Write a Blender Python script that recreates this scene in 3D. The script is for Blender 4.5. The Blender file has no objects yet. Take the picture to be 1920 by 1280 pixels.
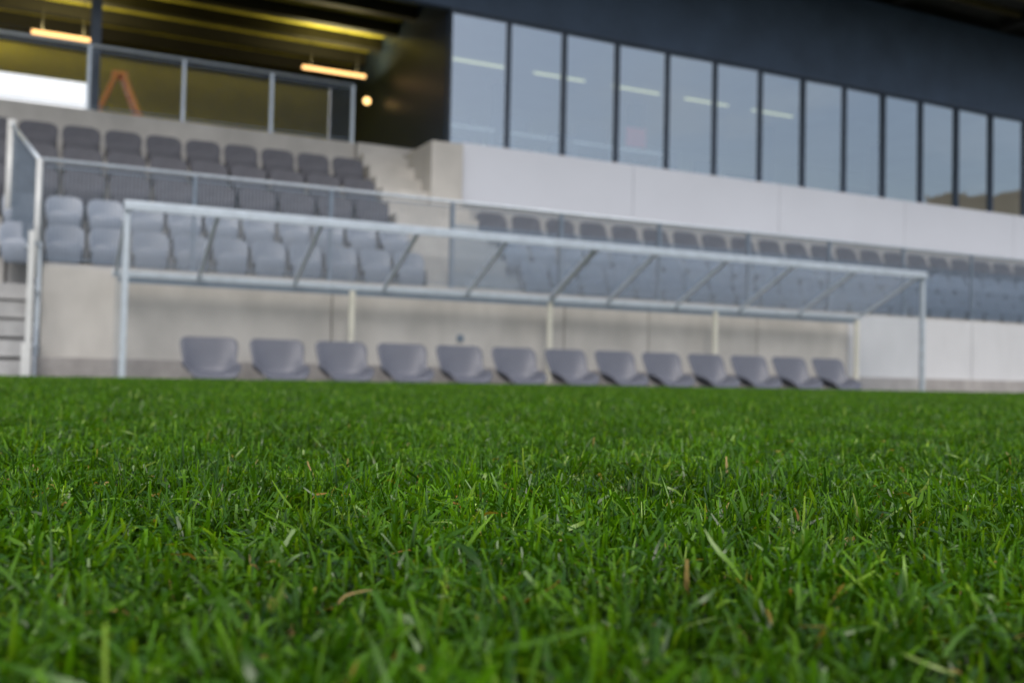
import bpy, math, random
import numpy as np
from mathutils import Vector, Matrix
random.seed(7); rng=np.random.default_rng(7)
S=bpy.context.scene; COL=S.collection
S.view_settings.view_transform='Standard'; S.view_settings.look='None'; S.view_settings.exposure=0

# ------------------------------------------------------------ materials
def newmat(name):
    m=bpy.data.materials.new(name); m.use_nodes=True
    return m, m.node_tree, m.node_tree.nodes["Principled BSDF"]
def mat(name,col,rough=.6,metal=0,var=.15,scale=3,bump=0,bscale=60,spec=.5,stain=0,coat=0):
    m,nt,p=newmat(name); N=nt.nodes; L=nt.links
    tc=N.new('ShaderNodeTexCoord')
    n=N.new('ShaderNodeTexNoise'); n.inputs['Scale'].default_value=scale; n.inputs['Detail'].default_value=6; n.inputs['Roughness'].default_value=.6
    L.new(tc.outputs['Object'],n.inputs['Vector'])
    mr=N.new('ShaderNodeMapRange'); mr.inputs[1].default_value=.3; mr.inputs[2].default_value=.7
    mr.inputs[3].default_value=1-var; mr.inputs[4].default_value=1+var*.6
    L.new(n.outputs['Fac'],mr.inputs[0])
    fac=mr.outputs[0]
    if stain:
        mp=N.new('ShaderNodeMapping'); mp.inputs['Scale'].default_value=(2.2,2.2,.8); L.new(tc.outputs['Object'],mp.inputs['Vector'])
        n2=N.new('ShaderNodeTexNoise'); n2.inputs['Scale'].default_value=1.2; n2.inputs['Detail'].default_value=8
        L.new(mp.outputs[0],n2.inputs['Vector'])
        m2=N.new('ShaderNodeMapRange'); m2.inputs[1].default_value=.35; m2.inputs[2].default_value=.65; m2.inputs[3].default_value=1-stain; m2.inputs[4].default_value=1
        L.new(n2.outputs['Fac'],m2.inputs[0])
        mu=N.new('ShaderNodeMath'); mu.operation='MULTIPLY'; L.new(fac,mu.inputs[0]); L.new(m2.outputs[0],mu.inputs[1]); fac=mu.outputs[0]
    vm=N.new('ShaderNodeVectorMath'); vm.operation='SCALE'; vm.inputs[0].default_value=col[:3]
    L.new(fac,vm.inputs['Scale']); L.new(vm.outputs[0],p.inputs['Base Color'])
    p.inputs['Roughness'].default_value=rough; p.inputs['Metallic'].default_value=metal
    p.inputs['Specular IOR Level'].default_value=spec
    if bump:
        b=N.new('ShaderNodeTexNoise'); b.inputs['Scale'].default_value=bscale; b.inputs['Detail'].default_value=4
        L.new(tc.outputs['Object'],b.inputs['Vector'])
        bn=N.new('ShaderNodeBump'); bn.inputs['Strength'].default_value=bump; bn.inputs['Distance'].default_value=.01
        L.new(b.outputs['Fac'],bn.inputs['Height']); L.new(bn.outputs[0],p.inputs['Normal'])
    return m
def ribbed(name,col,rough,freq=20):
    m=mat(name,col,rough,var=.2,scale=1.2)
    nt=m.node_tree;N=nt.nodes;L=nt.links;p=N["Principled BSDF"]
    tc=N.new('ShaderNodeTexCoord'); w=N.new('ShaderNodeTexWave'); w.bands_direction='X'
    w.inputs['Scale'].default_value=freq/6.283; L.new(tc.outputs['Object'],w.inputs['Vector'])
    bn=N.new('ShaderNodeBump'); bn.inputs['Strength'].default_value=.25; bn.inputs['Distance'].default_value=.02
    L.new(w.outputs['Fac'],bn.inputs['Height']); L.new(bn.outputs[0],p.inputs['Normal'])
    return m
def emis(name,col,st):
    m=bpy.data.materials.new(name); m.use_nodes=True; nt=m.node_tree
    p=nt.nodes["Principled BSDF"]; p.inputs['Base Color'].default_value=(.8,.8,.8,1)
    p.inputs['Emission Color'].default_value=(*col,1); p.inputs['Emission Strength'].default_value=st
    return m
def glassmat(name,tint,refl,f0,f1,rough=.02,haze=0,hazecol=(.6,.65,.7),bump=.04,diff=0):
    m=bpy.data.materials.new(name); m.use_nodes=True; nt=m.node_tree; N=nt.nodes; L=nt.links
    N.remove(N["Principled BSDF"]); out=N["Material Output"]
    t=N.new('ShaderNodeBsdfTransparent'); t.inputs[0].default_value=(*tint,1)
    g=N.new('ShaderNodeBsdfGlossy'); g.inputs[0].default_value=(*refl,1); g.inputs['Roughness'].default_value=rough
    lw=N.new('ShaderNodeLayerWeight'); lw.inputs[0].default_value=.5
    pw=N.new('ShaderNodeMath'); pw.operation='POWER'; pw.inputs[1].default_value=3; L.new(lw.outputs['Facing'],pw.inputs[0])
    mr=N.new('ShaderNodeMapRange'); mr.inputs[3].default_value=f0; mr.inputs[4].default_value=f1
    L.new(pw.outputs[0],mr.inputs[0])
    mx=N.new('ShaderNodeMixShader'); L.new(mr.outputs[0],mx.inputs[0]); L.new(t.outputs[0],mx.inputs[1]); L.new(g.outputs[0],mx.inputs[2])
    tc=N.new('ShaderNodeTexCoord'); no=N.new('ShaderNodeTexNoise'); no.inputs['Scale'].default_value=1.1
    L.new(tc.outputs['Object'],no.inputs['Vector'])
    bn=N.new('ShaderNodeBump'); bn.inputs['Strength'].default_value=bump; bn.inputs['Distance'].default_value=.05
    L.new(no.outputs['Fac'],bn.inputs['Height']); L.new(bn.outputs[0],g.inputs['Normal'])
    last=mx
    if haze:
        d=N.new('ShaderNodeBsdfTranslucent'); d.inputs[0].default_value=(*hazecol,1)
        d2=N.new('ShaderNodeBsdfDiffuse'); d2.inputs[0].default_value=(*hazecol,1)
        dm=N.new('ShaderNodeMixShader'); dm.inputs[0].default_value=diff; L.new(d.outputs[0],dm.inputs[1]); L.new(d2.outputs[0],dm.inputs[2])
        no2=N.new('ShaderNodeTexNoise'); no2.inputs['Scale'].default_value=.9; no2.inputs['Detail'].default_value=4; L.new(tc.outputs['Object'],no2.inputs['Vector'])
        mh=N.new('ShaderNodeMapRange'); mh.inputs[1].default_value=.3; mh.inputs[2].default_value=.7; mh.inputs[3].default_value=haze*.75; mh.inputs[4].default_value=haze*1.25; L.new(no2.outputs['Fac'],mh.inputs[0])
        m2=N.new('ShaderNodeMixShader'); L.new(mh.outputs[0],m2.inputs[0])
        L.new(mx.outputs[0],m2.inputs[1]); L.new(dm.outputs[0],m2.inputs[2]); last=m2
    L.new(last.outputs[0],out.inputs[0]); return m

CONC=mat('concrete',(.53,.51,.475),.85,var=.12,scale=1.2,bump=.25,stain=.14)
CONCW=mat('white_concrete',(.58,.585,.60),.8,var=.05,scale=1.2,bump=.2,stain=.05)
CONC2=mat('terrace_concrete',(.45,.445,.435),.85,var=.12,scale=2.5,bump=.3,stain=.12)
STEPM=mat('stair_concrete',(.42,.42,.42),.85,var=.2,scale=4,stain=.2)
PLINTH=mat('plinth_concrete',(.38,.36,.345),.9,var=.2,scale=4,bump=.4,stain=.2)
WHITE=mat('white_cladding',(.63,.65,.71),.5,var=.04,scale=.5)
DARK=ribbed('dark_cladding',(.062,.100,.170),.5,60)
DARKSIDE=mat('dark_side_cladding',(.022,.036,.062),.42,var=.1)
FRAME=mat('window_frame_paint',(.04,.06,.095),.4,var=.1)
STEEL=mat('galvanised_steel',(.54,.60,.66),.42,.4,var=.15,scale=8)
STEELR=mat('lightened_rafter_steel',(.66,.72,.78),.45,.1,var=.1,scale=8)  # steel colour lightened to offset the shade on the rafter undersides
STEELW=mat('pale_painted_steel',(.66,.67,.66),.45,.1,var=.1,scale=6)
STEELD=mat('dull_steel',(.20,.25,.31),.5,.3,var=.15,scale=8)
CREAM=mat('cream_steel',(.68,.66,.56),.5,0,var=.1,scale=6)
SEATG=mat('bench_seat_plastic',(.125,.133,.165),.45,var=.06,scale=6,bump=.1,bscale=200)
SEATD=mat('dark_seat_fabric',(.098,.100,.118),.75,var=.12,scale=6,bump=.2,bscale=200)
SEATL=mat('pale_seat_plastic',(.27,.31,.38),.38,var=.08,scale=6)  # light grey plastic, colour also lightened for the sky it reflects
BLACK=mat('black_plastic',(.02,.02,.022),.6)
OLIVE=mat('olive_ceiling_panel',(.42,.38,.04),.7,var=.35,scale=1.5)
OLIVEW=mat('olive_wall',(.70,.64,.08),.8,var=.2,scale=.8)
BEAM=mat('beam_black_paint',(.02,.018,.012),.6,var=.2)
ROOFU=mat('roof_underside',(.03,.028,.02),.8,var=.3)
INT=mat('interior_plaster',(.60,.68,.60),.8,var=.25,scale=.25)
INTF=mat('interior_upholstery',(.04,.055,.10),.9,var=.2)
ORANGE=mat('orange_fibreglass',(1.0,.36,.005),.45,var=.1)
RED=mat('red_panel',(.7,.06,.10),.5,var=.05)
WTAB=mat('white_laminate',(.85,.86,.88),.3,var=.03)
PAVE=mat('grey_paving',(.22,.21,.20),.9,var=.2,scale=5,bump=.3)
TAN=mat('tan_render',(.58,.44,.30),.85,var=.1,scale=.1)
LAMP=emis('warm_tube_light',(1,.55,.2),2.3)
LAMPI=emis('interior_tube_light',(1,.95,.5),.6)
BULB=emis('warm_bulb',(1,.6,.22),3)
WGLASS=glassmat('coated_window_glass',(.84,.94,.95),(.88,.95,1.0),.38,.95,bump=.10)
DGLASS=glassmat('shelter_glass',(.95,.97,.98),(.8,.87,.95),.03,.35,haze=.14,hazecol=(.80,.82,.86),diff=.2)
BGLASS=glassmat('barrier_glass',(.80,.87,.93),(.8,.87,.95),.08,.8,haze=.34,hazecol=(.34,.42,.54),diff=.7)

# ------------------------------------------------------------ builders
WL={}
def link(o): COL.objects.link(o)
def thing(name,loc,label,cat,group=None):
    e=bpy.data.objects.new(name,None); e.empty_display_size=.2; e.location=loc; link(e)
    WL[e.name]=Vector(loc); e['label']=label; e['category']=cat
    if group: e['group']=group
    return e
def sub(name,loc,parent):
    e=bpy.data.objects.new(name,None); e.empty_display_size=.1; link(e); e.parent=parent
    e.location=Vector(loc)-WL[parent.name]; WL[e.name]=Vector(loc); return e
class MB:
    def __init__(s): s.v=[]; s.f=[]
    def box(s,x0,x1,y0,y1,z0,z1):
        b=len(s.v); s.v+=[(x0,y0,z0),(x1,y0,z0),(x1,y1,z0),(x0,y1,z0),(x0,y0,z1),(x1,y0,z1),(x1,y1,z1),(x0,y1,z1)]
        s.f+=[tuple(b+i for i in q) for q in [(0,3,2,1),(4,5,6,7),(0,1,5,4),(1,2,6,5),(2,3,7,6),(3,0,4,7)]]; return s
    def quad(s,*p):
        b=len(s.v); s.v+=list(p); s.f.append((b,b+1,b+2,b+3)); return s
    def bar(s,p0,p1,w,h,up=(0,0,1)):
        p0=Vector(p0);p1=Vector(p1); d=(p1-p0).normalized(); up=Vector(up)
        if abs(d.dot(up))>.98: up=Vector((0,1,0))
        r=d.cross(up).normalized(); u=r.cross(d).normalized(); b=len(s.v)
        for p in (p0,p1):
            for a,c in ((-1,-1),(1,-1),(1,1),(-1,1)): s.v.append(tuple(p+r*a*w/2+u*c*h/2))
        s.f+=[tuple(b+i for i in q) for q in [(0,1,2,3),(7,6,5,4),(0,4,5,1),(1,5,6,2),(2,6,7,3),(3,7,4,0)]]; return s
    def cyl(s,p0,p1,r,n=12,r1=None):
        p0=Vector(p0);p1=Vector(p1); d=(p1-p0).normalized(); up=Vector((0,0,1))
        if abs(d.dot(up))>.98: up=Vector((0,1,0))
        a=d.cross(up).normalized(); c=a.cross(d); b=len(s.v); r1=r if r1 is None else r1
        for p,rr in ((p0,r),(p1,r1)):
            for i in range(n):
                t=2*math.pi*i/n; s.v.append(tuple(p+a*math.cos(t)*rr+c*math.sin(t)*rr))
        for i in range(n): j=(i+1)%n; s.f.append((b+i,b+n+i,b+n+j,b+j))
        s.f.append(tuple(b+i for i in range(n))); s.f.append(tuple(b+n+i for i in reversed(range(n)))); return s
    def build(s,name,m,parent=None,loc=None,bevel=0,smooth=False,label=None,cat=None,group=None,kind=None):
        off=WL[parent.name] if parent else Vector(loc or (0,0,0))
        me=bpy.data.meshes.new(name); me.from_pydata([tuple(Vector(v)-off) for v in s.v],[],s.f); me.materials.append(m)
        me.update(); o=bpy.data.objects.new(name,me); link(o)
        if parent: o.parent=parent
        else: o.location=off
        WL[o.name]=off
        if smooth:
            for p in me.polygons: p.use_smooth=True
        if bevel:
            b=o.modifiers.new('bevel','BEVEL'); b.width=bevel; b.segments=2; b.limit_method='ANGLE'
        if label: o['label']=label
        if cat: o['category']=cat
        if group: o['group']=group
        if kind: o['kind']=kind
        return o
def copy_tree(top,loc,rz=0):
    n=top.copy(); link(n); n.location=loc; n.rotation_euler[2]+=rz
    def rec(a,b):
        for c in a.children:
            cc=c.copy(); link(cc); cc.parent=b; rec(c,cc)
    rec(top,n); return n

# ------------------------------------------------------------ ground
o=MB(); o.v=[(-400,-400,-.32),(400,-400,-.32),(400,400,-.32),(-400,400,-.32)]; o.f=[(0,1,2,3)]
o=o.build('ground',PAVE,label='flat grey ground around the stand',kind='structure')
PITCHM=mat('turf_soil',(.024,.036,.008),.95,var=.5,scale=30,bump=.6,bscale=300)
MB().box(-60,70,-80,12.33,-.30,0).build('pitch',PITCHM,kind='structure',label='turf playing field of mown green grass')
MB().box(-60,70,12.335,12.42,-.30,-.03).build('pitch_kerb',CONC2,label='low concrete edging strip beside the turf',cat='kerb')
MB().box(-60,70,12.43,14.29,-.318,-.28).build('paving',PAVE,kind='structure',label='grey paved strip between turf and stand')

# ------------------------------------------------------------ grass
def grassmat():
    m,nt,p=newmat('grass_blades'); N=nt.nodes; L=nt.links
    a=N.new('ShaderNodeAttribute'); a.attribute_name='rnd'
    cr=N.new('ShaderNodeValToRGB'); e=cr.color_ramp.elements
    e[0].position=0; e[0].color=(.014,.055,.001,1); e[1].position=1; e[1].color=(.52,.40,.18,1)
    for pos,c in ((.25,(.032,.11,.002)),(.55,(.075,.205,.003)),(.8,(.140,.31,.005)),(.90,(.25,.42,.015)),(.935,(.38,.52,.16)),(.955,(.36,.32,.04)),(.985,(.40,.22,.05))):
        x=e.new(pos); x.color=(*c,1)
    L.new(a.outputs['Fac'],cr.inputs[0])
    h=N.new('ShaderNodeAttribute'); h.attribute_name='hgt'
    mh=N.new('ShaderNodeMapRange'); mh.inputs[3].default_value=.15; mh.inputs[4].default_value=1.25  # darker blade bases, deepened to paint the shaded gaps between blades
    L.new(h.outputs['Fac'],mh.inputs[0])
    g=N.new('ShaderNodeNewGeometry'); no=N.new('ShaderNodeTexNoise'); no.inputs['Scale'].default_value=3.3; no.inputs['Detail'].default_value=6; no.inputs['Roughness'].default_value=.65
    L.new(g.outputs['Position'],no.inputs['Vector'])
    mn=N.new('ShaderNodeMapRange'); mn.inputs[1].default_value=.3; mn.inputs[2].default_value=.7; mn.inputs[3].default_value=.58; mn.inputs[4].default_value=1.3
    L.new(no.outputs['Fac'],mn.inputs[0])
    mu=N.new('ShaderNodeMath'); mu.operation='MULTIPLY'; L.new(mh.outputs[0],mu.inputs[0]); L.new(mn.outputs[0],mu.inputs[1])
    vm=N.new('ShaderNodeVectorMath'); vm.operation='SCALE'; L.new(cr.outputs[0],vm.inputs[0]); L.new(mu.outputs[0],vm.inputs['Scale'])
    L.new(vm.outputs[0],p.inputs['Base Color']); p.inputs['Roughness'].default_value=.28; p.inputs['Specular IOR Level'].default_value=.42
    t=N.new('ShaderNodeBsdfTranslucent'); v2=N.new('ShaderNodeVectorMath'); v2.operation='MULTIPLY'; v2.inputs[1].default_value=(1.7,1.35,.3)
    L.new(vm.outputs[0],v2.inputs[0]); L.new(v2.outputs[0],t.inputs[0])
    mx=N.new('ShaderNodeMixShader'); mx.inputs[0].default_value=.35
    L.new(p.outputs[0],mx.inputs[1]); L.new(t.outputs[0],mx.inputs[2]); L.new(mx.outputs[0],N['Material Output'].inputs[0])
    return m
TS=.3
def blades(n,wmin,wmax,hm,hs,size=TS):
    lv=5
    bx=rng.uniform(-size/2-.01,size/2+.01,n); by=rng.uniform(-size/2-.01,size/2+.01,n)
    nc=n//14
    cl=rng.uniform(-size/2,size/2,(nc,2)); ci=rng.integers(0,nc,n); k=rng.random(n)<.6
    bx=np.where(k,cl[ci,0]+rng.normal(0,.005,n),bx); by=np.where(k,cl[ci,1]+rng.normal(0,.005,n),by)
    ch=rng.uniform(.7,1.3,nc)
    h=np.clip(rng.normal(hm,hs,n),hm*.35,hm*1.9)*np.where(k,ch[ci],.85); w=wmin+(wmax-wmin)*rng.random(n)**1.6; az=rng.uniform(0,2*np.pi,n)
    caz=rng.uniform(0,2*np.pi,nc); az=np.where(k,caz[ci]+rng.normal(0,1.2,n),az)
    lean=np.abs(rng.normal(.55,.45,n)); curl=rng.normal(.45,.6,n)
    tw=rng.normal(0,.9,n); tip=np.where(rng.random(n)<.5,rng.uniform(.45,.85,n),rng.uniform(.03,.3,n))
    flat=rng.random(n)<.10; lean=np.where(flat,rng.uniform(1.1,1.55,n),lean); zb=np.where(flat,rng.uniform(.008,.026,n),0)
    r=rng.random(n)
    r=np.clip(r*.93*.75+np.where(k,rng.random(nc)[ci],rng.random(n))*.25,0,.945)
    straw=rng.random(n)<.013; r=np.where(straw,rng.uniform(.95,1,n),r); h=np.where(straw,h*.75,h)
    bit=rng.random(n)<.005; r=np.where(bit,rng.uniform(.95,1,n),r); h=np.where(bit,.009,h); w=np.where(bit,.0018,w); zb=np.where(bit,rng.uniform(.008,.024,n),zb); lean=np.where(bit,1.4,lean)
    V=np.zeros((n,lv,2,3)); H=np.zeros((n,lv,2)); px=np.zeros(n);pz=np.zeros(n)
    for i in range(lv):
        t=i/(lv-1)
        if i>0:
            ang=lean+curl*(t**1.3); seg=h/(lv-1); px=px+np.sin(ang)*seg; pz=pz+np.cos(ang)*seg
        ww=w*( .75+.5*t if t<.5 else (1.0+(tip-1.0)*((t-.5)/.5)**1.6))/2
        a2=az+np.pi/2+tw*(t+.3)
        for s,sg in ((0,-1),(1,1)):
            V[:,i,s,0]=bx+np.cos(az)*px+sg*np.cos(a2)*ww
            V[:,i,s,1]=by+np.sin(az)*px+sg*np.sin(a2)*ww
            V[:,i,s,2]=np.maximum(zb+pz+sg*ww*np.sin(tw*.8)*np.sin(np.minimum(lean,1.5)),.002)+(i==0)*-.004
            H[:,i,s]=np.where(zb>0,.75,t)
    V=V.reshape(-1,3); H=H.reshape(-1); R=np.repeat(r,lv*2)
    base=(np.arange(n)*lv*2)[:,None,None]; i=np.arange(lv-1)[None,:,None]*2
    F=(base+i+np.array([0,1,3,2])[None,None,:]).reshape(-1,4)
    return V,F,H,R
Vs=[];Fs=[];Hs=[];Rs=[];Ts=[];off=0
NEAR=6;FAR=4
for t in range(NEAR+FAR):
    if t<NEAR: V,F,H,R=blades(4600,.0013,.0038,.0275,.0085)
    else: V,F,H,R=blades(1700,.0028,.0055,.030,.009)
    Vs.append(V);Fs.append(F+off);Hs.append(H);Rs.append(R);Ts.append(np.full(len(V),t));off+=len(V)
pts=[];pt=[]
X0,X1,Y0,Y1=-4.5,23,-1.8,12.33
nx=int((X1-X0)/.28); ny=int((Y1-Y0)/.28)
for i in range(nx):
    for j in range(ny):
        x=X0+(i+.5)*(X1-X0)/nx; y=Y0+(j+.5)*(Y1-Y0)/ny
        pts.append((x,y,0)); pt.append(100 if math.hypot(x,y)<4.0 else 101)
pts=np.array(pts); nP=len(pts)
Vs.append(pts);Hs.append(np.zeros(nP));Rs.append(rng.random(nP));Ts.append(np.array(pt))
V=np.concatenate(Vs);F=np.concatenate(Fs);H=np.concatenate(Hs);R=np.concatenate(Rs);T=np.concatenate(Ts)
me=bpy.data.meshes.new('grass'); me.vertices.add(len(V)); me.vertices.foreach_set('co',V.astype(np.float32).ravel())
me.loops.add(F.size); me.loops.foreach_set('vertex_index',F.astype(np.int32).ravel())
me.polygons.add(len(F)); me.polygons.foreach_set('loop_start',(np.arange(len(F))*4).astype(np.int32))
me.update(calc_edges=True)
me.polygons.foreach_set('use_smooth',np.ones(len(F),dtype=bool))
for nm,dat,ty in (('rnd',R,'FLOAT'),('hgt',H,'FLOAT'),('tile',T,'INT')):
    at=me.attributes.new(nm,ty,'POINT'); at.data.foreach_set('value',dat.astype(np.float32 if ty=='FLOAT' else np.int32))
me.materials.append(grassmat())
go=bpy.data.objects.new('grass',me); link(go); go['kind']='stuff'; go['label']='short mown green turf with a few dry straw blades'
ng=bpy.data.node_groups.new('grass_scatter','GeometryNodeTree')
ng.interface.new_socket('Geometry',in_out='INPUT',socket_type='NodeSocketGeometry'); ng.interface.new_socket('Geometry',in_out='OUTPUT',socket_type='NodeSocketGeometry')
N=ng.nodes;L=ng.links; gi=N.new('NodeGroupInput'); gO=N.new('NodeGroupOutput')
na=N.new('GeometryNodeInputNamedAttribute'); na.data_type='INT'; na.inputs['Name'].default_value='tile'
aout=[s for s in na.outputs if s.enabled and s.name=='Attribute'][0]
def sel(v):
    c=N.new('FunctionNodeCompare'); c.data_type='INT'; c.operation='EQUAL'
    ii=[s for s in c.inputs if s.type=='INT']; L.new(aout,ii[0]); ii[1].default_value=v
    sg=N.new('GeometryNodeSeparateGeometry'); sg.domain='POINT'; L.new(gi.outputs[0],sg.inputs['Geometry']); L.new(c.outputs[0],sg.inputs['Selection'])
    return sg.outputs['Selection']
final=N.new('GeometryNodeJoinGeometry')
for code,rg in ((100,range(NEAR)),(101,range(NEAR,NEAR+FAR))):
    jn=N.new('GeometryNodeJoinGeometry')
    for v in rg:
        gt=N.new('GeometryNodeGeometryToInstance'); L.new(sel(v),gt.inputs[0]); L.new(gt.outputs[0],jn.inputs[0])
    iop=N.new('GeometryNodeInstanceOnPoints'); iop.inputs['Pick Instance'].default_value=True
    L.new(sel(code),iop.inputs['Points']); L.new(jn.outputs[0],iop.inputs['Instance'])
    ri=N.new('FunctionNodeRandomValue'); ri.data_type='INT'
    ii=[s for s in ri.inputs if s.type=='INT' and s.name in('Min','Max')]; ii[0].default_value=0; ii[1].default_value=len(rg)-1; ri.inputs['Seed'].default_value=3
    L.new([s for s in ri.outputs if s.type=='INT'][0],iop.inputs['Instance Index'])
    rv=N.new('FunctionNodeRandomValue'); rv.data_type='FLOAT_VECTOR'; vi=[s for s in rv.inputs if s.type=='VECTOR']
    vi[0].default_value=(0,0,0); vi[1].default_value=(0,0,6.283); rv.inputs['Seed'].default_value=9
    L.new([s for s in rv.outputs if s.type=='VECTOR'][0],iop.inputs['Rotation'])
    sv=N.new('FunctionNodeRandomValue'); sv.data_type='FLOAT_VECTOR'; vi=[s for s in sv.inputs if s.type=='VECTOR']
    vi[0].default_value=(1.1,1.1,.9); vi[1].default_value=(1.2,1.2,1.15); sv.inputs['Seed'].default_value=5
    L.new([s for s in sv.outputs if s.type=='VECTOR'][0],iop.inputs['Scale'])
    L.new(iop.outputs[0],final.inputs[0])
L.new(final.outputs[0],gO.inputs[0])
md=go.modifiers.new('scatter','NODES'); md.node_group=ng

# ------------------------------------------------------------ retaining wall, terraces
XR=36
w=thing('retaining_wall',(7,14.45,-.3),'pale grey concrete retaining wall below the seating','wall')
xs=[.12,4.0,7.9,9.55,11.9,14.1,17.5,21.4,25.3,XR]
for a,b in zip(xs[:-1],xs[1:]):
    MB().box(a+.010,b-.010,14.3,14.6,-.3,1.45).build('wall_panel',CONCW if a>14 else CONC,w,bevel=.006)
MB().box(.14,XR,14.32,14.58,1.452,1.50).build('coping',CONC2,w)
MB().box(-.02,XR,14.02,14.296,-.3,.27).build('plinth',PLINTH,w,bevel=.01)
m=MB(); m.cyl((6.05,14.299,.72),(6.05,14.28,.72),.06,16); m.build('drain_cover',STEELD,w)
g=thing('grandstand',(3,16.5,-.3),'stepped concrete terrace carrying the rows of seats','grandstand')
ROW=[1.25+.53*k for k in range(5)]
m=MB()
for k in range(5):
    y0=14.605+.8*k; y1=y0+.797 if k<4 else 19.19
    m.box(-6 if k else .12,5.75,y0,y1,-.3,ROW[k])
m.build('terrace',CONC2,g)
m=MB()
for k in range(3):
    y0=14.605+.8*k; y1=y0+.797 if k<2 else 17.49
    m.box(7.352,XR,y0,y1,-.3,ROW[k])
m.build('terrace',CONC2,g)
m=MB()
for i in range(12): m.box(5.753,7.349,14.607+.4*i,14.607+.4*(i+1) -.001 if i<11 else 20.0,-.3,1.25+.288*(i+.999))
m.build('stair',CONC,g)
m=MB(); m.box(6.66,7.30,17.3,18.9,2.5,4.52); m.build('side_wall',CONC,g,bevel=.01)
MB().box(-8,5.75,19.2,19.38,3.3,4.74).build('parapet',CONC,g,bevel=.01)
MB().box(-8,7.33,19.4,27,4.4,4.68).build('concourse_floor',CONC2,g)
st=thing('access_stair',(-1.5,14,-.3),'grey concrete steps leading up into the seating','stairs')
for i in range(6): MB().box(-3,.05,13.55+.27*i,13.55+.27*i+.268,-.3+.258*(i+1)-.21,-.3+.258*(i+1)).build('step',STEPM,st)
m=MB(); m.box(-3,.05,15.17,15.39,-.3,1.25); m.build('stair_base',STEPM,st)
m=MB(); m.bar((.08,13.5,-.2),(.08,15.1,1.3),.03,.22); m.build('stringer',STEEL,st)

# ------------------------------------------------------------ building
b=thing('stand_building',(15,20,-.3),'dark clad stadium building with a long band of windows','building')
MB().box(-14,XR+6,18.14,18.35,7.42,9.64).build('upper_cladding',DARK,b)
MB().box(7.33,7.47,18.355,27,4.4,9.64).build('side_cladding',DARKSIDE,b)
x=7.35
while x<XR: MB().box(x+.006,min(x+3.9,XR)-.006,17.5,18.10,3.42,4.6).build('white_wall',WHITE,b,bevel=.008); x+=3.9
MB().box(7.36,XR,17.53,18.10,2.0,3.415).build('lower_wall',CONC2,b)
MB().box(7.50,XR,18.36,26,4.35,4.5).build('interior_floor',INTF,b)
MB().box(7.48,XR,26,26.2,4.3,9.6).build('interior_wall',INT,b)
MB().box(7.50,XR,18.40,25.99,7.45,7.55).build('interior_ceiling',INT,b)
for j in range(5): MB().box(8.5+j*2.2,9.9+j*2.2,21.1,21.14,7.40,7.44).build('ceiling_lamp',LAMPI,b)
for xx in (10.2,14.2,18.6,23.0): MB().box(xx,xx+.35,22.2,22.55,4.51,7.44).build('interior_column',INTF,b)
for xx,ww in ((9.0,1.8),(12.0,1.1),(16.0,2.2),(20.2,1.4),(25,2.0)): MB().box(xx,xx+ww,25.9,25.995,5.2,6.9).build('wall_board',INTF,b)
for k in range(21):
    xa=7.33+1.3*k; xb=xa+1.3; q=.036
    wi=sub('window',(xa+.65,18.2,4.6),b)
    m=MB(); m.box(xa,xa+q,18.13,18.27,4.55,7.415); m.box(xb-q,xb-.002,18.13,18.27,4.55,7.415); m.box(xa+q+.001,xb-q-.001,18.14,18.27,4.55,4.63); m.box(xa+q+.001,xb-q-.001,18.14,18.27,7.36,7.415)
    m.build('frame',FRAME,wi)
    tl=random.uniform(-.012,.012); t2=random.uniform(-.006,.006)
    MB().quad((xa+.03,18.2-tl,4.631-.03),(xb-.03,18.2+tl,4.631-.03),(xb-.03,18.2+tl+t2,7.37),(xa+.03,18.2-tl+t2,7.37)).build('glass',WGLASS,wi)
r=thing('stand_roof',(12,21,9.65),'dark cantilever roof with black beams over the stand','roof')
MB().box(-14,XR+6,13.5,30,9.95,10.3).build('roof_deck',ROOFU,r)
for i in range(13): MB().box(-12+i*3.9,-11.75+i*3.9,13.6,18.1,9.66,9.94).build('beam',BEAM,r)
MB().box(-14,XR+6,13.5,13.58,9.6,9.949).build('fascia',BEAM,r)
PO=mat('purlin_olive',(.12,.09,.03),.7)
for y in (14.6,15.6,16.6,17.4): MB().box(-14,XR+6,y,y+.07,9.80,9.948).build('purlin',PO,r)
c=thing('concourse_hall',(0,23,4.68),'dark open concourse with olive ceiling panels and black beams','hall')
m=MB(); YB=27
m.box(-8,-4,YB,YB+.2,4.4,9.6); m.box(1.15,7.32,YB,YB+.2,4.4,9.6); m.box(-4,1.15,YB,YB+.2,4.4,5.6); m.box(-4,1.15,YB,YB+.2,7.3,9.6)
m.build('back_wall',OLIVEW,c)
MB().box(-8.2,-8.0,19.4,YB,4.4,9.6).build('end_wall',OLIVEW,c)
for y in (19.0,20.2,21.4,22.6,23.8,25.0,26.1): MB().box(-8,7.32,y+.25,min(y+1.0,26.95),8.05,8.1).build('ceiling_panel',OLIVE,c)
MB().box(-8,7.32,18.36,27,8.35,8.5).build('soffit',BEAM,c)
for y in (20.15,21.35,22.5,23.75,25.0,26.1): MB().box(-8,7.32,y-.07,y+.16,7.80,8.3).build('beam',BEAM,c)
m=MB(); m.box(.86,1.04,20.0,20.02,4.68,8.3); m.box(.86,1.04,20.16,20.18,4.68,8.3); m.box(.93,.97,20.02,20.16,4.68,8.3)
m.build('steel_column',FRAME,loc=(.95,20.1,4.68),label='dark steel column standing on the concourse edge',cat='column')
def uplight(x0,x1,en):
    l=bpy.data.lights.new('added_uplight','AREA'); l.shape='RECTANGLE'; l.size=x1-x0; l.size_y=.1; l.energy=en; l.color=(1,.86,.45)  # added area light facing up, brightens the ceiling over a tube
    o=bpy.data.objects.new('added_uplight',l); link(o); o.rotation_euler=(math.pi,0,0); return o
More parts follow.
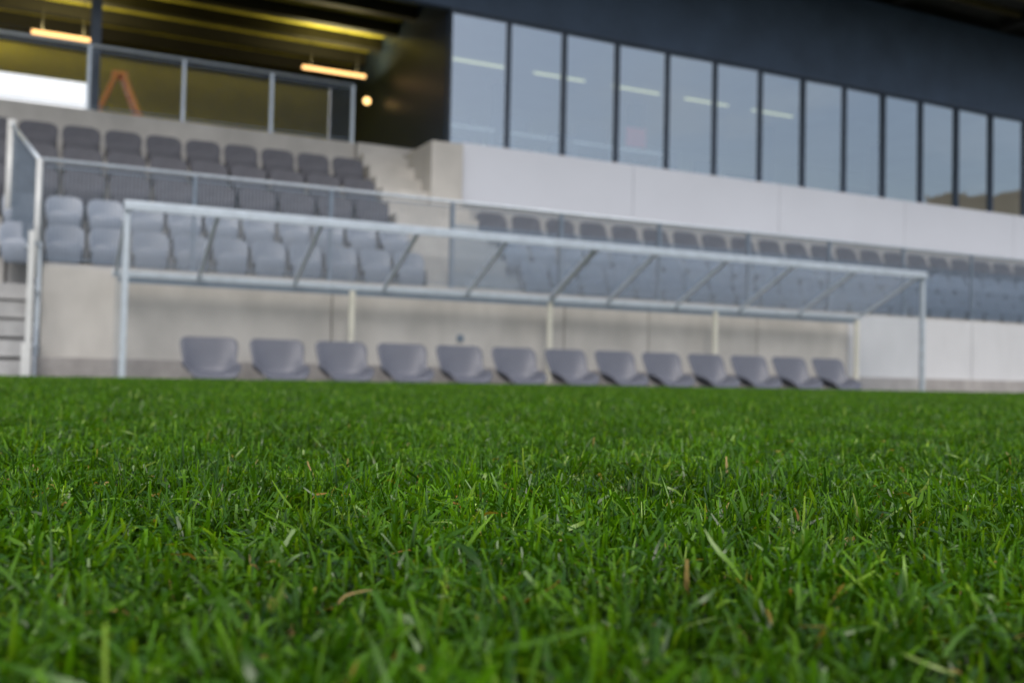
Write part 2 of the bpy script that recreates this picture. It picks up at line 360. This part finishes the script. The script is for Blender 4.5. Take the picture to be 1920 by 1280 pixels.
def tube(x0,x1,y,z,en):
    e=thing('tube_lamp',((x0+x1)/2,y,z),'lit warm tube lamp hanging under the concourse ceiling','lamp','tube lamps under the concourse ceiling')
    MB().cyl((x0,y,z),(x1,y,z),.045,12).build('tube',LAMP,e)
    for xx in (x0+.2,x1-.2): MB().cyl((xx,y,z+.05),(xx,y,7.79 if abs(y-22.3)<.3 else 8.04),.008,6).build('hanger',BEAM,e)
    o=uplight(x0,x1,en); o.parent=e; o.location=(0,0,.09)
tube(-.15,1.02,22.3,6.92,85); tube(5.4,6.88,22.3,7.06,55); tube(-3.6,-2.4,22.3,7.0,110); tube(-3.6,-2.4,25.2,7.3,130)  # last two tubes are out of view, added to brighten the hall
def uvs(m,c,r,n=14):
    b0=len(m.v)
    for i in range(n+1):
        for j in range(n): 
            a=math.pi*i/n; t=2*math.pi*j/n; m.v.append((c[0]+r*math.sin(a)*math.cos(t),c[1]+r*math.sin(a)*math.sin(t),c[2]+r*math.cos(a)))
    for i in range(n):
        for j in range(n): m.f.append((b0+i*n+j,b0+(i+1)*n+j,b0+(i+1)*n+(j+1)%n,b0+i*n+(j+1)%n))
for (x,y,z,rr) in ((7.0,22.5,6.55,.085),(1.12,24.5,7.6,.07)):
    e=thing('globe_lamp',(x,y,z),'small round lit globe lamp in the concourse','lamp','globe lamps in the concourse')
    m=MB(); uvs(m,(x,y,z),rr); m.build('globe',BULB,e,smooth=True)
    MB().cyl((x,y,z+rr-.01),(x,y,z+rr+.12),.03,10).build('bracket',BEAM,e)
e=thing('step_ladder',(1.5,21,4.68),'orange A frame step ladder standing on the concourse','ladder')
for sgn in (-1,1):
    m=MB()
    for yy in (20.8,21.25): m.bar((1.45+sgn*.07,yy+(.05 if yy<21 else -.05),5.92),(1.45+sgn*.56,yy,4.68),.15,.08)
    for i in range(5):
        t=.12+i*.19; m.bar((1.45+sgn*(.07+.49*t),20.83,5.92-1.24*t),(1.45+sgn*(.07+.49*t),21.22,5.92-1.24*t),.10,.03)
    m.build('ladder_frame',ORANGE,e)
MB().box(1.31,1.59,20.82,21.23,5.9,5.96).build('ladder_top',ORANGE,e)

# interior furniture
for i,x in enumerate((8.0,9.5,11.0,12.2)):
    e=thing('table',(x,19.3,4.5),'white topped table behind the windows','table','tables behind the windows')
    MB().box(x-.55,x+.55,18.65,19.3,5.2,5.25).build('table_top',WTAB,e,bevel=.01)
    for dx in (-.5,.5):
        for yy in (18.7,19.25): MB().cyl((x+dx,yy,4.5),(x+dx,yy,5.2),.02,8).build('leg',STEELD,e)
for i,(x,y,hh,ww) in enumerate(((8.2,19.6,5.75,.36),(9.3,19.7,5.9,.32),(10.0,20.3,6.15,.3),(10.8,19.6,5.7,.4),(11.7,19.8,6.05,.42),(12.1,20.5,6.1,.4),(13.6,19.6,5.65,.4),(15.0,19.8,5.6,.4))):
    e=thing('chair',(x,y,4.5),'dark upholstered chair behind the windows','chair','chairs behind the windows')
    MB().box(x-ww,x+ww,y+.15,y+.30,4.95,hh).build('backrest',INTF,e,bevel=.07)
    MB().box(x-ww,x+ww,y-.3,y+.14,4.9,5.05).build('seat',INTF,e,bevel=.03)
    for dx in(-.22,.22):
        for dy in(-.25,.1): MB().cyl((x+dx,y+dy,4.5),(x+dx,y+dy,4.92),.018,6).build('leg',STEELD,e)
e=thing('display_board',(12.55,19.4,4.5),'red display board on a stand behind the windows','board')
MB().box(12.25,12.8,19.4,19.44,5.5,5.95).build('panel',RED,e,bevel=.01)
m=MB().cyl((12.55,19.46,4.5),(12.55,19.46,5.85),.025,8); m.box(12.3,12.8,19.35,19.6,4.5,4.53); m.build('stand',STEELD,e)

# building across the pitch (seen mirrored in the glass)
e=thing('distant_building',(150,-68,-.32),'tan rendered building with a pitched roof across the pitch','building')
m=MB(); m.v=[(112,-60,-.3),(190,-60,-.3),(190,-60,30),(150,-60,33),(112,-60,25),(112,-80,-.3),(190,-80,-.3),(190,-80,30),(150,-80,33),(112,-80,25)]
m.f=[(0,1,2,3,4),(9,8,7,6,5),(0,4,9,5),(1,6,7,2),(4,3,8,9),(3,2,7,8)]; m.build('wall',TAN,e)
for i in range(8):
    for j in range(5): MB().box(118+i*9,121+i*9,-59.98,-59.9,3+j*4.2,5.2+j*4.2).build('window',FRAME,e)

# ------------------------------------------------------------ railings
def railing(name_lab,xs,y,zb,zt,bar=.06,bw=.006,horiz=.0,pm=STEELD,hr=.028,post=.05,glass=None):
    e=thing('railing',(xs[0],y,zb),name_lab,'railing')
    for x in xs:
        m=MB(); m.box(x-post/2,x+post/2,y-.03,y+.03,zb,zt-.02); m.box(x-.07,x+.07,y-.06,y+.06,zb,zb+.012); m.build('post',pm,e)
    MB().cyl((xs[0]-.03,y,zt),(xs[-1]+.03,y,zt),hr,10).build('handrail',STEEL,e,smooth=True)
    for a,c2 in zip(xs[:-1],xs[1:]):
        m=MB(); a+=.05; c2-=.05; n=int((c2-a)/bar)
        for i in range(n+1):
            x=a+(c2-a)*i/n; m.box(x-bw/2,x+bw/2,y-bw/2,y+bw/2,zb+.08,zt-.09)
        m.box(a,c2,y-.008,y+.008,zb+.06,zb+.079); m.box(a,c2,y-.008,y+.008,zt-.089,zt-.07)
        if horiz:
            z=zb+.08+horiz
            while z<zt-.1: m.box(a,c2,y+.0032,y+.0062,z-.0015,z+.0015); z+=horiz
        m.build('mesh_panel',STEELD,e)
        if glass is not None and a>glass:
            MB().quad((a,y+.03,zb+.04),(c2,y+.03,zb+.04),(c2,y+.03,zt-.34),(a,y+.03,zt-.34)).build('glass_panel',BGLASS,e)
    return e
railing('galvanised railing with thin bars and hazy glass on the retaining wall',[.08+1.952*k for k in range(18)],14.45,1.50,2.87,bar=.05,bw=.009,glass=5.8)
railing('galvanised railing with wire mesh on the concourse parapet',[-4.08,-2.45,-.82,.82,2.45,4.08,5.70],19.28,4.74,5.92,bar=.06,bw=.004,horiz=.06,pm=STEEL,hr=.03,post=.06)
e=thing('stair_railing',(-.1,15,1.25),'sloping galvanised railing with wire mesh beside the access stair','railing')
P0=Vector((.06,14.42,0));P1=Vector((-.31,15.9,0))
m=MB(); m.cyl((P0.x,P0.y,1.3),(P0.x,P0.y,2.87),.04,12); m.build('post',STEELW,e,smooth=True)
m=MB(); m.cyl((P1.x,P1.y,1.8),(P1.x,P1.y,3.66),.06,12); m.build('post',STEELW,e,smooth=True)
MB().cyl((P0.x,P0.y,2.85),(P1.x,P1.y,3.6),.03,10).build('handrail',STEEL,e,smooth=True)
MB().cyl((P0.x,P0.y,1.6),(P1.x,P1.y,2.1),.022,10).build('lower_rail',STEEL,e,smooth=True)
m=MB()
for i in range(1,30):
    t=i/30; p=P0.lerp(P1,t); m.cyl((p.x,p.y,1.6+.5*t),(p.x,p.y,2.85+.75*t),.005,5)
for i in range(1,12):
    t=i/12; m.cyl((P0.x,P0.y,1.6+1.25*t),(P1.x,P1.y,2.1+1.5*t),.005,5)
m.build('mesh_panel',STEELD,e)
e=thing('gate',(.0,13.5,-.3),'pale steel gate posts and rails at the foot of the stairs','gate')
MB().box(-.035,.035,13.46,13.53,-.3,1.8).build('post',STEELW,e,bevel=.006)
m=MB(); m.box(-.07,-.02,13.1,13.15,-.3,.42); m.build('post',STEELW,e)
m=MB(); m.bar((0,13.53,1.7),(.1,14.3,1.7),.03,.03); m.bar((0,13.53,1.1),(.1,14.3,1.1),.03,.03); m.bar((0,13.53,.4),(.1,14.3,.4),.03,.03); m.bar((.1,14.27,.28),(.1,14.27,1.75),.04,.04); m.build('rail',STEEL,e)

# ------------------------------------------------------------ dugout shelter
d=thing('dugout_shelter',(7.5,13.2,-.28),'long galvanised steel team shelter with sloping clear roof','shelter')
for x in (1.0,14.03): MB().box(x-.035,x+.035,12.45,12.52,-.28,2.02).build('front_post',STEEL,d,bevel=.006)
m=MB(); m.box(.96,14.07,12.44,12.53,2.035,2.12); m.build('front_beam',STEEL,d,bevel=.008)
m=MB(); m.box(.97,14.06,12.40,12.437,2.0,2.09); m.build('gutter',STEEL,d,bevel=.004)
m=MB(); m.box(.96,14.05,13.95,14.01,1.34,1.42); m.build('rear_beam',STEEL,d,bevel=.008)
for x in (4.2,7.45,10.7,13.98): MB().box(x-.04,x+.04,13.94,14.0,-.28,1.335).build('rear_post',CREAM,d,bevel=.005)
m=MB(); m.box(1.03,13.93,13.965,13.985,1.27,1.335); m.build('rear_shade_strip',STEELD,d)  # dark strip drawn as the shade line under the rear beam
RX=[1.0,2.05,3.35,4.67,6.0,7.45,8.5,9.85,11.2,12.55,14.03]
for i,x in enumerate(RX):
    wd=.08 if i==5 else .04
    m=MB(); m.bar((x,12.535,2.06),(x,13.948,1.39),wd,.055); m.build('rafter',STEELR,d)
for a,c2 in zip(RX[:-1],RX[1:]):
    MB().quad((a+.01,12.54,2.105),(c2-.01,12.54,2.105),(c2-.01,13.96,1.432),(a+.01,13.96,1.432)).build('roof_panel',DGLASS,d)
for x in (1.0,14.03):
    MB().quad((x,12.53,-.2),(x,13.93,-.2),(x,13.93,1.35),(x,12.53,2.02)).build('side_panel',DGLASS,d)

# ------------------------------------------------------------ seats
def shell(prof,wid,wing,na=13,pw=3):
    V=[];F=[];n=len(prof)
    for i,(y,z) in enumerate(prof):
        a=prof[max(i-1,0)];c=prof[min(i+1,n-1)]; t=Vector((c[0]-a[0],c[1]-a[1])).normalized(); nn=(-t.y,t.x)
        for j in range(na):
            s=-1+2*j/(na-1); k=wing[i]*abs(s)**pw
            V.append((s*wid[i]/2,y+nn[0]*k,z+nn[1]*k))
    for i in range(n-1):
        for j in range(na-1): F.append((i*na+j,i*na+j+1,(i+1)*na+j+1,(i+1)*na+j))
    return V,F
def shellobj(name,prof,wid,wing,mt,parent,th=.02,pw=3,sub=1):
    V,F=shell(prof,wid,wing,pw=pw); me=bpy.data.meshes.new(name); me.from_pydata(V,[],F); me.materials.append(mt)
    for p in me.polygons: p.use_smooth=True
    o=bpy.data.objects.new(name,me); link(o); o.parent=parent
    s=o.modifiers.new('thick','SOLIDIFY'); s.thickness=th; s.offset=0
    s=o.modifiers.new('smooth','SUBSURF'); s.levels=sub; s.render_levels=sub
    return o
prof=[(-.46,.30),(-.455,.345),(-.425,.375),(-.34,.375),(-.22,.355),(-.11,.345),(-.03,.36),(.02,.41),(.04,.50),(.055,.58),(.07,.66),(.085,.74),(.097,.79),(.105,.825),(.11,.855)]
wid= [.44,.56,.64,.70,.73,.74,.73,.70,.68,.69,.72,.74,.73,.69,.56]
wing=[.0,.02,.05,.11,.16,.18,.18,.16,.12,.09,.07,.05,.035,.02,.0]
s0=thing('bench_seat',(2.11,13.25,-.28),'grey plastic bucket seat inside the team shelter','seat','bucket seats in the team shelter')
shellobj('seat_shell',prof,wid,wing,SEATG,s0,th=.04)
for sx in (-1,1):
    m=MB(); m.box(sx*.17-.02,sx*.17+.02,-.40,.0,.29,.325); m.box(sx*.17-.02,sx*.17+.02,-.22,-.17,0,.3); m.box(sx*.17-.03,sx*.17+.03,-.36,-.02,0,.02)
    o=m.build('leg',STEELD); o.parent=s0
for k in range(1,13): copy_tree(s0,(2.11+.878*k,13.25,-.28),rz=random.uniform(-.05,.05))
def standseat(mt,w,name,label,group,pad):
    e=thing(name,(0,-50,0),label,'seat',group)
    pr=[(-.02,.40),(.0,.48),(.02,.56),(.04,.64),(.055,.72),(.07,.80),(.078,.84),(.082,.865)]
    wd=[w*.80,w*.90,w*.95,w*.98,w*1.0,w*.94,w*.80,w*.45]; wg=[.06,.06,.06,.055,.05,.03,.015,0]
    shellobj('backrest',pr,wd,wg,mt,e,th=.05 if pad else .022,pw=2)
    pr=[(-.10,.28),(-.13,.33),(-.155,.40),(-.165,.48),(-.165,.55),(-.15,.59),(-.135,.605)]
    wd=[w*.6,w*.80,w*.86,w*.88,w*.84,w*.72,w*.45]; wg=[.0,-.02,-.03,-.03,-.03,-.01,0]
    shellobj('seat_pan',pr,wd,wg,mt,e,th=.07 if pad else .03,pw=2)
    m=MB(); m.box(-w*.36,w*.36,-.08,-.03,.30,.345)
    for s in(-1,1): m.box(s*w*.3-.02,s*w*.3+.02,-.06,.1,0,.30); m.box(s*w*.45-.012,s*w*.45+.012,-.14,.0,.34,.50)
    o=m.build('bracket',BLACK); o.parent=e
    return e
sd=standseat(SEATD,.62,'padded_seat','dark grey padded tip up seat on the concrete terrace','padded tip up seats on the terrace',True)
sl=standseat(SEATL,.52,'plastic_seat','pale grey plastic tip up seat on the concrete terrace','plastic tip up seats on the terrace',False)
used={'d':False,'l':False}
def place(kind,x,k):
    src=sd if kind=='d' else sl; loc=(x,15.12+.8*k,ROW[k])
    if not used[kind]: src.location=loc; used[kind]=True
    else: copy_tree(src,loc,rz=random.uniform(-.03,.03))
for k in (0,1):
    for i in range(11): place('l',-.15+.563*i,k)
for k in (2,3,4):
    for i in range(10): place('d',-.63+.665*i,k)
for k in (0,1):
    x=7.75
    while x<24: place('l',x,k); x+=.563
x=7.65
while x<26: place('d',x,2); x+=.73

# ------------------------------------------------------------ camera, light
cam=bpy.data.cameras.new('camera'); co=bpy.data.objects.new('camera',cam); link(co); S.camera=co
cam.lens=35; cam.sensor_width=36; cam.clip_start=.02; cam.clip_end=2000
co.matrix_world=Matrix.Translation((0,0,.16))@Matrix.Rotation(math.radians(-25.93),4,'Z')@Matrix.Rotation(math.radians(91.945),4,'X')@Matrix.Rotation(math.radians(1.22),4,'Z')
cam.dof.use_dof=True; cam.dof.focus_distance=1.05; cam.dof.aperture_fstop=4.8; cam.dof.aperture_blades=7
EL=48; AZ=200
W=bpy.data.worlds.new('World'); S.world=W; W.use_nodes=True; nt=W.node_tree; N=nt.nodes; L=nt.links
sky=N.new('ShaderNodeTexSky'); sky.sky_type='NISHITA'; sky.sun_disc=False; sky.sun_elevation=math.radians(EL); sky.sun_rotation=math.radians(AZ)
sky.dust_density=3; sky.air_density=1.0; sky.ozone_density=1.5
hs=N.new('ShaderNodeHueSaturation'); hs.inputs['Saturation'].default_value=.75; hs.inputs['Value'].default_value=1.15; L.new(sky.outputs[0],hs.inputs['Color'])
tc=N.new('ShaderNodeTexCoord')
mp=N.new('ShaderNodeMapping'); mp.inputs['Scale'].default_value=(1,1,3); L.new(tc.outputs['Generated'],mp.inputs['Vector'])
cn=N.new('ShaderNodeTexNoise'); cn.inputs['Scale'].default_value=3.2; cn.inputs['Detail'].default_value=7; L.new(mp.outputs[0],cn.inputs['Vector'])
cm=N.new('ShaderNodeMapRange'); cm.interpolation_type='SMOOTHSTEP'; cm.inputs[1].default_value=.42; cm.inputs[2].default_value=.68; cm.inputs[4].default_value=.75; L.new(cn.outputs['Fac'],cm.inputs[0])
m0=N.new('ShaderNodeMix'); m0.data_type='RGBA'; cs=[s for s in m0.inputs if s.type=='RGBA']; cs[1].default_value=(5.6,6.0,6.5,1)
L.new(cm.outputs[0],m0.inputs[0]); L.new(hs.outputs[0],cs[0]); m0o=[s for s in m0.outputs if s.type=='RGBA'][0]
dp=N.new('ShaderNodeVectorMath'); dp.operation='DOT_PRODUCT'; dp.inputs[1].default_value=(.05,.98,.15)
L.new(tc.outputs['Generated'],dp.inputs[0])
mr=N.new('ShaderNodeMapRange'); mr.interpolation_type='SMOOTHSTEP'; mr.inputs[1].default_value=.75; mr.inputs[2].default_value=.97; L.new(dp.outputs['Value'],mr.inputs[0])
mx=N.new('ShaderNodeMix'); mx.data_type='RGBA'; cs=[s for s in mx.inputs if s.type=='RGBA']; cs[1].default_value=(8.5,8.7,9,1)
L.new(mr.outputs[0],mx.inputs[0]); L.new(m0o,cs[0])
bg=N['Background']; bg.inputs[1].default_value=.15; L.new([s for s in mx.outputs if s.type=='RGBA'][0],bg.inputs[0])
sl_=bpy.data.lights.new('sun','SUN'); so=bpy.data.objects.new('sun',sl_); link(so); so.location=(0,0,30); sl_.energy=1.3; sl_.angle=math.radians(28); sl_.color=(1,.96,.9)
a=math.radians(AZ); el=math.radians(EL); dv=Vector((math.sin(a)*math.cos(el),math.cos(a)*math.cos(el),math.sin(el)))
so.rotation_euler=dv.to_track_quat('Z','Y').to_euler()
